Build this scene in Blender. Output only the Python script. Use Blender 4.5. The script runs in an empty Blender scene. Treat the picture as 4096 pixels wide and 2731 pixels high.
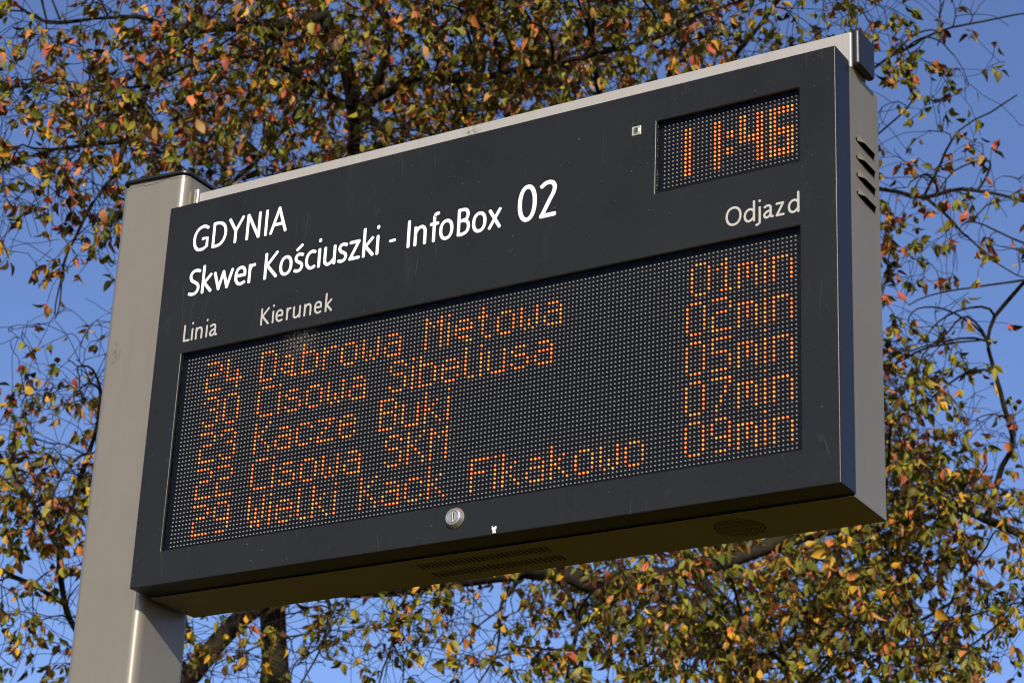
import bpy, bmesh, math, random
import numpy as np
from mathutils import Vector, Matrix

random.seed(7)
rng = np.random.default_rng(11)
scene = bpy.context.scene
COL = scene.collection

# ------------------------------------------------------------------ camera
cd = bpy.data.cameras.new("camera")
cd.sensor_width = 36.0
cd.lens = 82.98
cd.clip_start = 0.05
cd.clip_end = 3000.0
cd.dof.use_dof = True
cd.dof.focus_distance = 5.70
cd.dof.aperture_fstop = 9.0
cam = bpy.data.objects.new("camera", cd)
COL.objects.link(cam)
CAM = Vector((3.42024, -4.07078, 1.60234))
cx = Vector((0.85945437, 0.50954511, 0.04125482))
cy = Vector((0.1669871, -0.35609756, 0.91940733))
cz = Vector((0.48317025, -0.78329963, -0.39113706))
cam.matrix_world = Matrix(((cx.x, cy.x, cz.x, CAM.x), (cx.y, cy.y, cz.y, CAM.y), (cx.z, cy.z, cz.z, CAM.z), (0, 0, 0, 1)))
scene.camera = cam

# ------------------------------------------------------------------ sky, sun, exposure
SUN = Vector((0.5, -1.0, 0.535)).normalized()
SUN_ELEV = math.asin(SUN.z)
SUN_ROT = math.atan2(SUN.x, SUN.y)
world = bpy.data.worlds.new("World")
scene.world = world
world.use_nodes = True
wt = world.node_tree
wt.nodes.clear()
wo = wt.nodes.new("ShaderNodeOutputWorld")
wb = wt.nodes.new("ShaderNodeBackground")
sk = wt.nodes.new("ShaderNodeTexSky")
sk.sky_type = 'NISHITA'
sk.sun_disc = False
sk.sun_elevation = SUN_ELEV
sk.sun_rotation = SUN_ROT
sk.altitude = 0.0
sk.air_density = 0.7
sk.dust_density = 0.9
sk.ozone_density = 4.0
wb.inputs["Strength"].default_value = 0.15
tint = wt.nodes.new("ShaderNodeMix")             # the violet cast of a cold clear autumn sky
tint.data_type = 'RGBA'
tint.blend_type = 'MULTIPLY'
tint.inputs[0].default_value = 1.0
tint.inputs[7].default_value = (1.03, 0.945, 1.03, 1)
wt.links.new(sk.outputs["Color"], tint.inputs[6])
wt.links.new(tint.outputs[2], wb.inputs["Color"])
wt.links.new(wb.outputs["Background"], wo.inputs["Surface"])

sl = bpy.data.lights.new("sun", 'SUN')
sl.energy = 4.5
sl.angle = math.radians(0.53)
sl.color = (1.0, 0.91, 0.775)
sun = bpy.data.objects.new("sun", sl)
sun.rotation_euler = SUN.to_track_quat('Z', 'Y').to_euler()
sun.location = SUN * 40
COL.objects.link(sun)

scene.view_settings.view_transform = 'Standard'
scene.view_settings.look = 'None'
scene.view_settings.exposure = 0.13
scene.render.filter_size = 1.1
scene.cycles.filter_width = 1.1
scene.view_settings.gamma = 1.0
scene.view_settings.use_curve_mapping = False

# ------------------------------------------------------------------ materials
def mat(name):
    m = bpy.data.materials.new(name)
    m.use_nodes = True
    nt = m.node_tree
    return m, nt, nt.nodes["Principled BSDF"]

def simple(name, col, rough=0.5, metal=0.0, emit=None, strength=0.0, spec=0.5):
    m, nt, b = mat(name)
    b.inputs["Base Color"].default_value = (*col, 1)
    b.inputs["Roughness"].default_value = rough
    b.inputs["Metallic"].default_value = metal
    b.inputs["Specular IOR Level"].default_value = spec
    if emit:
        b.inputs["Emission Color"].default_value = (*emit, 1)
        b.inputs["Emission Strength"].default_value = strength
    return m

def noise(nt, scale, detail=4.0, rough=0.6, vec=None):
    n = nt.nodes.new("ShaderNodeTexNoise")
    n.inputs["Scale"].default_value = scale
    n.inputs["Detail"].default_value = detail
    n.inputs["Roughness"].default_value = rough
    if vec is not None:
        nt.links.new(vec, n.inputs["Vector"])
    return n.outputs["Fac"]

def ramp(nt, fac, stops):
    r = nt.nodes.new("ShaderNodeValToRGB")
    e = r.color_ramp.elements
    e[0].position, e[0].color = stops[0][0], (*stops[0][1], 1)
    e[1].position, e[1].color = stops[-1][0], (*stops[-1][1], 1)
    for p, c in stops[1:-1]:
        k = e.new(p)
        k.color = (*c, 1)
    nt.links.new(fac, r.inputs["Fac"])
    return r.outputs["Color"]

def mixc(nt, fac, a, b, mode='MIX'):
    n = nt.nodes.new("ShaderNodeMix")
    n.data_type = 'RGBA'
    n.blend_type = mode
    for s, v in ((0, fac), (6, a), (7, b)):
        if hasattr(v, "is_linked") or hasattr(v, "links"):
            nt.links.new(v, n.inputs[s])
        elif s == 0:
            n.inputs[0].default_value = v
        else:
            n.inputs[s].default_value = (*v, 1)
    return n.outputs[2]

def mapped(nt, scale):
    tc = nt.nodes.new("ShaderNodeTexCoord")
    mp = nt.nodes.new("ShaderNodeMapping")
    mp.inputs["Scale"].default_value = scale
    nt.links.new(tc.outputs["Object"], mp.inputs["Vector"])
    return mp.outputs["Vector"]

def bump(nt, b, h, strength, dist):
    n = nt.nodes.new("ShaderNodeBump")
    n.inputs["Strength"].default_value = strength
    n.inputs["Distance"].default_value = dist
    nt.links.new(h, n.inputs["Height"])
    nt.links.new(n.outputs["Normal"], b.inputs["Normal"])

def g(v):
    return (v, v, v)

# silver metallic paint: fine flake, faint runs of dirt, a few dark specks
def silver(name, base, metal=0.45, rough=0.40, runs=0.25, stain=None):
    m, nt, b = mat(name)
    o = mapped(nt, (1, 1, 1))
    flake = noise(nt, 900.0, 2.0, 0.6, o)
    cloud = noise(nt, 5.0, 5.0, 0.65, o)
    streak = noise(nt, 1.0, 6.0, 0.7, mapped(nt, (42.0, 42.0, 2.2)))
    speck = noise(nt, 130.0, 2.0, 0.5, o)
    c = mixc(nt, flake, tuple(v * 0.90 for v in base), tuple(v * 1.10 for v in base))
    c = mixc(nt, ramp(nt, cloud, ((0.35, g(0.0)), (0.75, g(0.35)))), c, tuple(v * f for v, f in zip(base, (0.80, 0.76, 0.68))))
    c = mixc(nt, ramp(nt, streak, ((0.50, g(0.0)), (0.80, g(runs)))), c, (0.13, 0.105, 0.075))
    c = mixc(nt, ramp(nt, speck, ((0.765, g(0.0)), (0.785, g(0.7)))), c, (0.08, 0.07, 0.055))
    if stain:                                        # one rusty splash with a short run below it
        (sx, sy, sz), rad = stain
        mp = nt.nodes.new("ShaderNodeMapping")
        mp.inputs["Location"].default_value = (-sx / rad, -sy / rad, -sz / (rad * 2.2))
        mp.inputs["Scale"].default_value = (1 / rad, 1 / rad, 1 / (rad * 2.2))
        nt.links.new(o, mp.inputs["Vector"])
        ln = nt.nodes.new("ShaderNodeVectorMath")
        ln.operation = 'LENGTH'
        nt.links.new(mp.outputs["Vector"], ln.inputs[0])
        patch = mixc(nt, 1.0, ramp(nt, ln.outputs["Value"], ((0.35, g(1.0)), (1.0, g(0.0)))), ramp(nt, noise(nt, 95.0, 5.0, 0.75, o), ((0.47, g(0.0)), (0.58, g(0.75)))), 'MULTIPLY')
        c = mixc(nt, patch, c, (0.11, 0.075, 0.035))
    nt.links.new(c, b.inputs["Base Color"])
    b.inputs["Metallic"].default_value = metal
    nt.links.new(ramp(nt, cloud, ((0.3, g(rough - 0.05)), (0.8, g(rough + 0.07)))), b.inputs["Roughness"])
    bump(nt, b, flake, 0.10, 0.0004)
    return m

M_POLE = silver("silver_post_paint", (0.222, 0.201, 0.156), 0.20, 0.34, 0.20, ((-0.062, -0.095, 1.681), 0.020))
M_BEAM = silver("silver_beam_paint", (0.39, 0.372, 0.328), 0.18, 0.42, 0.20, ((-0.074, -0.041, 0.030), 0.030))
M_HOUSE = silver("silver_case_paint", (0.236, 0.207, 0.143), 0.18, 0.40, 0.20)

# anthracite satin paint with dust, wipe marks and tiny pale chips
def anthracite():
    m, nt, b = mat("anthracite_paint")
    o = mapped(nt, (1, 1, 1))
    cloud = noise(nt, 3.2, 6.0, 0.62, o)
    grain = noise(nt, 420.0, 2.0, 0.5, o)
    wipe = noise(nt, 1.0, 5.0, 0.72, mapped(nt, (16.0, 5.0, 3.0)))
    speck = noise(nt, 210.0, 1.0, 0.5, o)
    scr = nt.nodes.new("ShaderNodeTexWave")
    scr.wave_type = 'BANDS'
    scr.inputs["Scale"].default_value = 2.1
    scr.inputs["Distortion"].default_value = 16.0
    scr.inputs["Detail"].default_value = 3.0
    mp = mapped(nt, (3.1, 1.0, 0.8))
    nt.links.new(mp, scr.inputs["Vector"])
    c = mixc(nt, ramp(nt, cloud, ((0.3, g(0.0)), (0.75, g(1.0)))), (0.0122, 0.0126, 0.0104), (0.0170, 0.0172, 0.0142))
    c = mixc(nt, ramp(nt, grain, ((0.4, g(0.0)), (0.7, g(0.35)))), c, (0.024, 0.024, 0.0235))
    c = mixc(nt, ramp(nt, wipe, ((0.60, g(0.0)), (0.82, g(0.30)))), c, (0.050, 0.048, 0.042))
    line = mixc(nt, 1.0, ramp(nt, scr.outputs["Fac"], ((0.992, g(0.0)), (1.0, g(0.5)))), ramp(nt, noise(nt, 7.0, 2.0, 0.5, o), ((0.58, g(0.0)), (0.68, g(1.0)))), 'MULTIPLY')
    c = mixc(nt, line, c, (0.055, 0.055, 0.052))
    c = mixc(nt, ramp(nt, speck, ((0.800, g(0.0)), (0.812, g(0.7)))), c, (0.28, 0.28, 0.26))
    nt.links.new(c, b.inputs["Base Color"])
    nt.links.new(ramp(nt, cloud, ((0.3, g(0.25)), (0.8, g(0.34)))), b.inputs["Roughness"])
    b.inputs["Specular IOR Level"].default_value = 0.26
    bump(nt, b, grain, 0.05, 0.0003)
    return m

M_COVER = anthracite()

def plastic(name, col, rough, spec=0.5):
    m, nt, b = mat(name)
    o = mapped(nt, (1, 1, 1))
    n = noise(nt, 260.0, 3.0, 0.6, o)
    nt.links.new(mixc(nt, n, tuple(v * 0.7 for v in col), tuple(v * 1.4 for v in col)), b.inputs["Base Color"])
    b.inputs["Roughness"].default_value = rough
    b.inputs["Specular IOR Level"].default_value = spec
    bump(nt, b, n, 0.35, 0.0006)
    return m

M_CAP = plastic("black_cap_plastic", (0.012, 0.012, 0.012), 0.38)
M_PANEL = plastic("black_circuit_panel", (0.0022, 0.0028, 0.0045), 0.6, 0.12)
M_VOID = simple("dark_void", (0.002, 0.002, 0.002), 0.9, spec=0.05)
M_GRIME = plastic("dark_grime", (0.022, 0.018, 0.011), 0.9)
M_WELD = simple("weld_bead", (0.38, 0.35, 0.29), 0.30, 0.7)
M_CHROME = simple("lock_chrome", (0.60, 0.57, 0.51), 0.34, 0.8)
M_BRASS = simple("keyway_brass", (0.72, 0.58, 0.30), 0.28, 1.0)
M_SENSOR = simple("sensor_plate", (0.50, 0.46, 0.36), 0.35, 0.4)
M_LENS = simple("sensor_lens", (0.05, 0.07, 0.06), 0.15)
M_WHITE = simple("white_lettering", (0.83, 0.82, 0.79), 0.45)
M_GREY = simple("grey_lettering", (0.42, 0.41, 0.365), 0.5)
M_CHIP = simple("bare_chip", (0.80, 0.79, 0.74), 0.5)
M_LED = simple("unlit_diode_resin", (0.29, 0.29, 0.262), 0.32)
M_LITS = [simple("lit_diode_resin", (0.30, 0.14, 0.05), 0.32, 0.0, (1.0, gg, 0.016), ss) for gg, ss in ((0.150, 2.1), (0.160, 2.7), (0.172, 3.3))]

# clear pane: light passes straight through, only a mirror-like skin on top
M_GLASS = bpy.data.materials.new("clear_pane")
M_GLASS.use_nodes = True
nt = M_GLASS.node_tree
nt.nodes.clear()
out = nt.nodes.new("ShaderNodeOutputMaterial")
tr = nt.nodes.new("ShaderNodeBsdfTransparent")
tr.inputs["Color"].default_value = (0.95, 0.96, 0.96, 1)
gl = nt.nodes.new("ShaderNodeBsdfGlossy")
gl.inputs["Roughness"].default_value = 0.04
df = nt.nodes.new("ShaderNodeBsdfDiffuse")
df.inputs["Color"].default_value = (0.30, 0.27, 0.21, 1)
fr = nt.nodes.new("ShaderNodeFresnel")
fr.inputs["IOR"].default_value = 1.22
m1 = nt.nodes.new("ShaderNodeMixShader")
m2 = nt.nodes.new("ShaderNodeMixShader")
nt.links.new(fr.outputs[0], m1.inputs[0])
nt.links.new(tr.outputs[0], m1.inputs[1])
nt.links.new(gl.outputs[0], m1.inputs[2])
tcg = nt.nodes.new("ShaderNodeTexCoord")
# dried splash of dirt on the pane below the middle heading, and a fine film of dust
vs = nt.nodes.new("ShaderNodeVectorMath")
vs.operation = 'DISTANCE'
vs.inputs[1].default_value = (-0.462, 0.0, 0.218)
nt.links.new(tcg.outputs["Object"], vs.inputs[0])
spl = ramp(nt, vs.outputs["Value"], ((0.012, g(1.0)), (0.058, g(0.0))))
spn = ramp(nt, noise(nt, 130.0, 5.0, 0.75, tcg.outputs["Object"]), ((0.46, g(0.0)), (0.70, g(0.32))))
film = ramp(nt, noise(nt, 60.0, 4.0, 0.7, tcg.outputs["Object"]), ((0.55, g(0.0)), (0.80, g(0.02))))
mx = nt.nodes.new("ShaderNodeMath")
mx.operation = 'MAXIMUM'
nt.links.new(mixc(nt, 1.0, spl, spn, 'MULTIPLY'), mx.inputs[0])
nt.links.new(film, mx.inputs[1])
nt.links.new(mx.outputs[0], m2.inputs[0])
nt.links.new(m1.outputs[0], m2.inputs[1])
nt.links.new(df.outputs[0], m2.inputs[2])
nt.links.new(m2.outputs[0], out.inputs["Surface"])

def bark():
    m, nt, b = mat("bark")
    v = mapped(nt, (1, 1, 1))
    n1 = noise(nt, 26.0, 6.0, 0.7, v)
    n2 = noise(nt, 5.0, 4.0, 0.6, v)
    c = ramp(nt, n1, ((0.3, (0.006, 0.005, 0.004)), (0.7, (0.030, 0.023, 0.015))))
    c = mixc(nt, ramp(nt, n2, ((0.48, g(0.0)), (0.66, g(0.65)))), c, (0.030, 0.031, 0.008))
    nt.links.new(c, b.inputs["Base Color"])
    b.inputs["Specular IOR Level"].default_value = 0.2
    b.inputs["Roughness"].default_value = 0.85
    bump(nt, b, n1, 0.8, 0.006)
    return m

def twigmat():
    m, nt, b = mat("twig_bark")
    n = noise(nt, 3.0, 3.0, 0.6, mapped(nt, (1, 1, 1)))
    nt.links.new(ramp(nt, n, ((0.45, (0.008, 0.006, 0.005)), (0.64, (0.048, 0.016, 0.009)))), b.inputs["Base Color"])
    b.inputs["Specular IOR Level"].default_value = 0.2
    b.inputs["Roughness"].default_value = 0.7
    return m

def leafmat():
    m, nt, b = mat("autumn_leaf")
    at = nt.nodes.new("ShaderNodeAttribute")
    at.attribute_name = "Col"
    n = noise(nt, 55.0, 4.0, 0.65, mapped(nt, (1, 1, 1)))
    n2 = noise(nt, 240.0, 2.0, 0.6, mapped(nt, (1, 1, 1)))
    c = mixc(nt, ramp(nt, n, ((0.45, g(0.0)), (0.70, g(0.34)))), at.outputs["Color"], (0.30, 0.105, 0.035))
    c = mixc(nt, ramp(nt, n2, ((0.60, g(0.0)), (0.74, g(0.6)))), c, (0.07, 0.045, 0.02))
    nt.links.new(c, b.inputs["Base Color"])
    b.inputs["Roughness"].default_value = 0.48
    b.inputs["Specular IOR Level"].default_value = 0.18
    tl = nt.nodes.new("ShaderNodeBsdfTranslucent")
    nt.links.new(c, tl.inputs["Color"])
    mxs = nt.nodes.new("ShaderNodeMixShader")
    mxs.inputs[0].default_value = 0.10
    o = nt.nodes["Material Output"]
    nt.links.new(b.outputs[0], mxs.inputs[1])
    nt.links.new(tl.outputs[0], mxs.inputs[2])
    nt.links.new(mxs.outputs[0], o.inputs["Surface"])
    return m

def groundmat():
    m, nt, b = mat("leaf_strewn_ground")
    v = mapped(nt, (1, 1, 1))
    n1 = noise(nt, 7.0, 6.0, 0.7, v)
    n2 = noise(nt, 0.5, 4.0, 0.6, v)
    c = ramp(nt, n1, ((0.35, (0.045, 0.033, 0.0022)), (0.55, (0.108, 0.073, 0.0028)), (0.72, (0.180, 0.105, 0.0035))))
    c = mixc(nt, ramp(nt, n2, ((0.4, g(0.0)), (0.7, g(0.7)))), c, (0.034, 0.031, 0.0015))
    nt.links.new(c, b.inputs["Base Color"])
    b.inputs["Roughness"].default_value = 0.9
    b.inputs["Specular IOR Level"].default_value = 0.05
    bump(nt, b, n1, 0.6, 0.05)
    return m

M_BARK, M_TWIG, M_LEAF, M_GROUND = bark(), twigmat(), leafmat(), groundmat()

# ------------------------------------------------------------------ helpers
Z0 = 3.75                                   # height of the top row of the big display above the ground

def W(x, y, z):                             # board millimetres to metres
    return (x / 1000.0, y / 1000.0, z / 1000.0 + Z0)

WPOS = {}                                   # where each object's origin stands

def link(name, data, m=None, parent=None, at=(0, 0, 0)):
    o = bpy.data.objects.new(name, data)
    COL.objects.link(o)
    at = Vector(at)
    if parent is not None:
        o.parent = parent
        o.location = at - WPOS[parent]
    else:
        o.location = at
    WPOS[o] = at
    if m is not None and data is not None and not data.materials:
        data.materials.append(m)
    return o

def mesh_obj(name, bm, m, parent=None, bevel=0.0, segs=3, smooth=True, angle=30, origin=None):
    """one mesh object from a bmesh whose verts are world metres; origin moved to its centre"""
    if origin is None:
        lo = Vector((1e9,) * 3)
        hi = -lo
        for v in bm.verts:
            for i in range(3):
                lo[i] = min(lo[i], v.co[i])
                hi[i] = max(hi[i], v.co[i])
        origin = (lo + hi) / 2
    origin = Vector(origin)
    for v in bm.verts:
        v.co -= origin
    me = bpy.data.meshes.new(name)
    bm.normal_update()
    sharp = []
    if smooth and bevel == 0:
        bm.edges.index_update()
        sharp = [ed.index for ed in bm.edges if len(ed.link_faces) == 2 and ed.calc_face_angle(0) > 0.6]
    bm.to_mesh(me)
    bm.free()
    if smooth and bevel == 0:
        for k in sharp:
            me.edges[k].use_edge_sharp = True
    if smooth:
        me.polygons.foreach_set("use_smooth", [True] * len(me.polygons))
    o = link(name, me, m, parent, origin)
    if bevel > 0:
        b = o.modifiers.new("edge", 'BEVEL')
        b.width = bevel
        b.segments = segs
        b.limit_method = 'ANGLE'
        b.angle_limit = math.radians(angle)
        b.harden_normals = False
    if smooth:
        w = o.modifiers.new("normals", 'WEIGHTED_NORMAL')
        w.mode = 'FACE_AREA'
        w.weight = 100
        w.keep_sharp = True
    return o

def add_box(bm, x0, x1, y0, y1, z0, z1):
    vs = [bm.verts.new(W(x, y, z)) for x in (x0, x1) for y in (y0, y1) for z in (z0, z1)]
    for f in ((0, 1, 3, 2), (4, 6, 7, 5), (0, 4, 5, 1), (2, 3, 7, 6), (0, 2, 6, 4), (1, 5, 7, 3)):
        bm.faces.new([vs[i] for i in f])

def box(x0, x1, y0, y1, z0, z1):
    bm = bmesh.new()
    add_box(bm, x0, x1, y0, y1, z0, z1)
    bmesh.ops.recalc_face_normals(bm, faces=bm.faces)
    return bm

def rounded_rect(x0, x1, y0, y1, r, n=10):
    pts = []
    for (px, py, a0) in ((x1 - r, y1 - r, 0), (x0 + r, y1 - r, 90), (x0 + r, y0 + r, 180), (x1 - r, y0 + r, 270)):
        for k in range(n + 1):
            a = math.radians(a0 + 90 * k / n)
            pts.append((px + r * math.cos(a), py + r * math.sin(a)))
    return pts

def prism_z(bm, pts, z0, z1):
    a = [bm.verts.new(W(x, y, z0)) for x, y in pts]
    b = [bm.verts.new(W(x, y, z1)) for x, y in pts]
    n = len(pts)
    for i in range(n):
        j = (i + 1) % n
        bm.faces.new((a[i], a[j], b[j], b[i]))
    bm.faces.new(list(reversed(a)))
    bm.faces.new(b)

def lathe_y(bm, cx_, cz_, prof, n=40):
    """surface of revolution about the board normal; prof = (radius, y)"""
    rings = []
    for r, y in prof:
        if r < 1e-6:
            rings.append([bm.verts.new(W(cx_, y, cz_))])
        else:
            rings.append([bm.verts.new(W(cx_ + r * math.cos(2 * math.pi * k / n), y, cz_ + r * math.sin(2 * math.pi * k / n))) for k in range(n)])
    for a, b in zip(rings, rings[1:]):
        for k in range(n):
            j = (k + 1) % n
            if len(a) == 1 and len(b) > 1:
                bm.faces.new((a[0], b[j], b[k]))
            elif len(b) == 1 and len(a) > 1:
                bm.faces.new((a[k], a[j], b[0]))
            elif len(a) > 1:
                bm.faces.new((a[k], a[j], b[j], b[k]))

def plate_with_holes(name, outline, holes, thick, m, parent, place):
    """flat sheet cut by real holes: a filled outline turned into a mesh; place(x, y, depth) -> world metres"""
    cu = bpy.data.curves.new(name, 'CURVE')
    cu.dimensions = '2D'
    cu.fill_mode = 'BOTH'
    cu.extrude = thick / 2
    for pl in [outline] + holes:
        s = cu.splines.new('POLY')
        s.points.add(len(pl) - 1)
        for q, (x, y) in zip(s.points, pl):
            q.co = (x, y, 0, 1)
        s.use_cyclic_u = True
    t = bpy.data.objects.new("cut", cu)
    COL.objects.link(t)
    dg = bpy.context.evaluated_depsgraph_get()
    me = bpy.data.meshes.new_from_object(t.evaluated_get(dg))
    bpy.data.objects.remove(t)
    bpy.data.curves.remove(cu)
    bm = bmesh.new()
    bm.from_mesh(me)
    bpy.data.meshes.remove(me)
    for v in bm.verts:
        v.co = Vector(place(v.co.x, v.co.y, v.co.z))
    bmesh.ops.remove_doubles(bm, verts=bm.verts, dist=1e-6)
    bmesh.ops.recalc_face_normals(bm, faces=bm.faces)
    return mesh_obj(name, bm, m, parent, smooth=False)

# ------------------------------------------------------------------ ground
def make_ground():
    bm = bmesh.new()
    n, s = 40, 900.0
    grid = [[None] * (n + 1) for _ in range(n + 1)]
    for i in range(n + 1):
        for j in range(n + 1):
            u, v = (i / n * 2 - 1), (j / n * 2 - 1)
            x, y = math.copysign(abs(u) ** 3, u) * s, math.copysign(abs(v) ** 3, v) * s
            d = math.hypot(x, y)
            grid[i][j] = bm.verts.new((x, y, 0.0 if d < 12 else 0.25 * math.sin(x * 0.03) * math.sin(y * 0.041) - 0.25))
    for i in range(n):
        for j in range(n):
            bm.faces.new((grid[i][j], grid[i + 1][j], grid[i + 1][j + 1], grid[i][j + 1]))
    o = mesh_obj("ground", bm, M_GROUND, None, origin=(0, 0, 0))
    o["kind"] = "structure"
    o["label"] = "grass and soil strewn with fallen autumn leaves"

make_ground()

# ------------------------------------------------------------------ the departure board
board = bpy.data.objects.new("departure_board", None)
COL.objects.link(board)
board.location = (-0.21, 0.134, 0.0)
WPOS[board] = Vector(board.location)
board["label"] = "anthracite and silver departure board with orange dot-matrix text on a square silver post"
board["category"] = "information board"

# post, its cap and the weld
PX0, PX1, PY0, PY1, PTOP = -315.0, -105.0, 39.0, 229.0, 546.0
bm = bmesh.new()
prism_z(bm, rounded_rect(PX0, PX1, PY0, PY1, 25), -3750.0, PTOP)
pole = mesh_obj("post", bm, M_POLE, board)
bm = bmesh.new()
prism_z(bm, rounded_rect(PX0 + 8, PX1 - 8, PY0 + 6, PY1 - 6, 19), PTOP - 20, PTOP + 14)
mesh_obj("cap_plug", bm, M_POLE, pole)
bm = bmesh.new()
prism_z(bm, rounded_rect(PX0 - 2, PX1 + 4, PY0 - 3, PY1 + 4, 24), PTOP + 10, PTOP + 18)
for v in bm.verts:                                   # the cap has sprung up a little at its left end
    v.co.z += (PX1 / 1000 - v.co.x) * 0.052 - 0.006
mesh_obj("post_cap", bm, M_CAP, pole, bevel=0.0018)
bm = bmesh.new()                                     # grimy joint where the plug sits in the post, ragged along its edge
outl, lo_, hi_ = [], [], []
rr0 = rounded_rect(PX0, PX1, PY0, PY1, 25, 6)
for a, b in zip(rr0, rr0[1:] + rr0[:1]):
    k = max(1, int(math.hypot(b[0] - a[0], b[1] - a[1]) / 6))
    outl += [(a[0] + (b[0] - a[0]) * t / k, a[1] + (b[1] - a[1]) * t / k) for t in range(k)]
for (x, y) in outl:
    mx_, my_ = (PX0 + PX1) / 2, (PY0 + PY1) / 2
    l = math.hypot(x - mx_, y - my_)
    lo_.append(bm.verts.new(W(x + (x - mx_) / l * 0.8, y + (y - my_) / l * 0.8, PTOP - max(0.4, 3.4 + 2.6 * math.sin(x * 0.07 + y * 0.05 + 2.0) + random.gauss(0, 1.3)))))
    hi_.append(bm.verts.new(W(x - (x - mx_) / l * 5, y - (y - my_) / l * 5, PTOP + 2.0 + 1.5 * random.random())))
for k in range(len(outl)):
    j = (k + 1) % len(outl)
    bm.faces.new((lo_[k], lo_[j], hi_[j], hi_[k]))
bmesh.ops.recalc_face_normals(bm, faces=bm.faces)
mesh_obj("cap_joint", bm, M_GRIME, pole, smooth=False)

# beam along the top with its end cap
BY0, BY1, BZ0, BZ1 = 77.0, 159.0, 416.5, 505.0
beam = mesh_obj("support_beam", box(-92, 1690, BY0, BY1, BZ0, BZ1), M_BEAM, board, bevel=0.004)
bm = box(1690.4, 1711, BY0 - 3, BY1 + 2, BZ0 + 1, BZ1 + 4)
mesh_obj("end_cap", bm, M_CAP, beam, bevel=0.009, segs=4)
bm = bmesh.new()
prism_z(bm, rounded_rect(-104.6, -84, BY0 - 7, BY1 + 7, 8, 5), 400, 516)
mesh_obj("weld_collar", bm, M_WELD, beam, bevel=0.004)

# silver case behind the cover: shell of sheets, open towards the cover, with cut vents in its floor
HX0, HX1, HY0, HY1, HZ0, HZ1 = -90.0, 1690.0, 54.0, 222.0, -569.5, 415.5
bm = bmesh.new()
c = [bm.verts.new(W(x, y, z)) for x in (HX0, HX1) for y in (HY0, HY1) for z in (HZ0, HZ1)]
for f in ((0, 1, 3, 2), (4, 6, 7, 5), (2, 3, 7, 6), (1, 5, 7, 3)):
    bm.faces.new([c[i] for i in f])
bmesh.ops.recalc_face_normals(bm, faces=bm.faces)
e = [ed for ed in bm.edges if len(ed.link_faces) == 2]
bmesh.ops.bevel(bm, geom=e, offset=0.004, segments=4, affect='EDGES', profile=0.5)
bmesh.ops.recalc_face_normals(bm, faces=bm.faces)
case = mesh_obj("case", bm, M_HOUSE, board)
so = case.modifiers.new("sheet", 'SOLIDIFY')
so.thickness = 0.002
so.offset = -1.0
case.modifiers.move(1, 0)

GX, GY = 1397.8, 139.6
def ring(cx_, cy_, r, n):
    return [(cx_ + r * math.cos(2 * math.pi * k / n), cy_ + r * math.sin(2 * math.pi * k / n)) for k in range(n)]
def rrect(x0, x1, y0, y1, r, n=4):
    return rounded_rect(x0, x1, y0, y1, r, n)
mm = lambda pl: [(x / 1000, y / 1000) for x, y in pl]
down = lambda z: (lambda x, y, d: (x, y, z / 1000 + Z0 + d))
floor = plate_with_holes("case_floor", mm(rrect(HX0 + 2, HX1 - 1.5, HY0, HY1 - 1.5, 3)),
                         [mm(ring(GX, GY, 60, 48)), mm(rrect(622, 972, 76, 194, 3))], 0.002, M_HOUSE, case, down(-568.5))
holes = []
for k in range(1, 7):
    for j in range(6 * k):
        a = 2 * math.pi * j / (6 * k) + 0.52
        holes.append(mm(ring(GX + 8.7 * k * math.cos(a), GY + 8.7 * k * math.sin(a), 3.55, 8)))
holes.append(mm(ring(GX, GY, 3.0, 8)))
plate_with_holes("speaker_grille", mm(ring(GX, GY, 59.8, 48)), holes, 0.0008, M_HOUSE, case, down(-568.5))
slots = []
for r_, (ya, yb) in enumerate(((84.5, 121.0), (148.0, 185.0))):
    for k in range(28):
        x = 636.0 + k * (958.5 - 636.0) / 27
        slots.append(mm(rrect(x - 2.9, x + 2.9, ya, yb, 2.6, 3)))
plate_with_holes("ventilation_grille", mm(rrect(622.2, 971.8, 76.2, 193.8, 2.8)), slots, 0.0008, M_HOUSE, case, down(-568.5))
mesh_obj("dark_backing", box(HX0 + 20, HX1 - 20, 70, 212, -556, -430), M_VOID, case, smooth=False)  # black box added above the floor so its holes look dark
for (sx, sy) in ((-62, -62), (62, -62), (62, 63), (-62, 63)):       # heads of the speaker's spot welds
    bm = bmesh.new()
    n = 16
    rr = [[bm.verts.new(W(GX + sx + r * math.cos(2 * math.pi * k / n), GY + sy + r * math.sin(2 * math.pi * k / n), -569.5 - h)) for k in range(n)]
          for r, h in ((8.5, 0.0), (7.5, 0.9), (3.0, 1.3))]
    for a, b in zip(rr, rr[1:]):
        for k in range(n):
            bm.faces.new((a[k], b[k], b[(k + 1) % n], a[(k + 1) % n]))
    bm.faces.new(rr[-1])
    bmesh.ops.recalc_face_normals(bm, faces=bm.faces)
    mesh_obj("weld_stud", bm, M_HOUSE, case)

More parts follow.
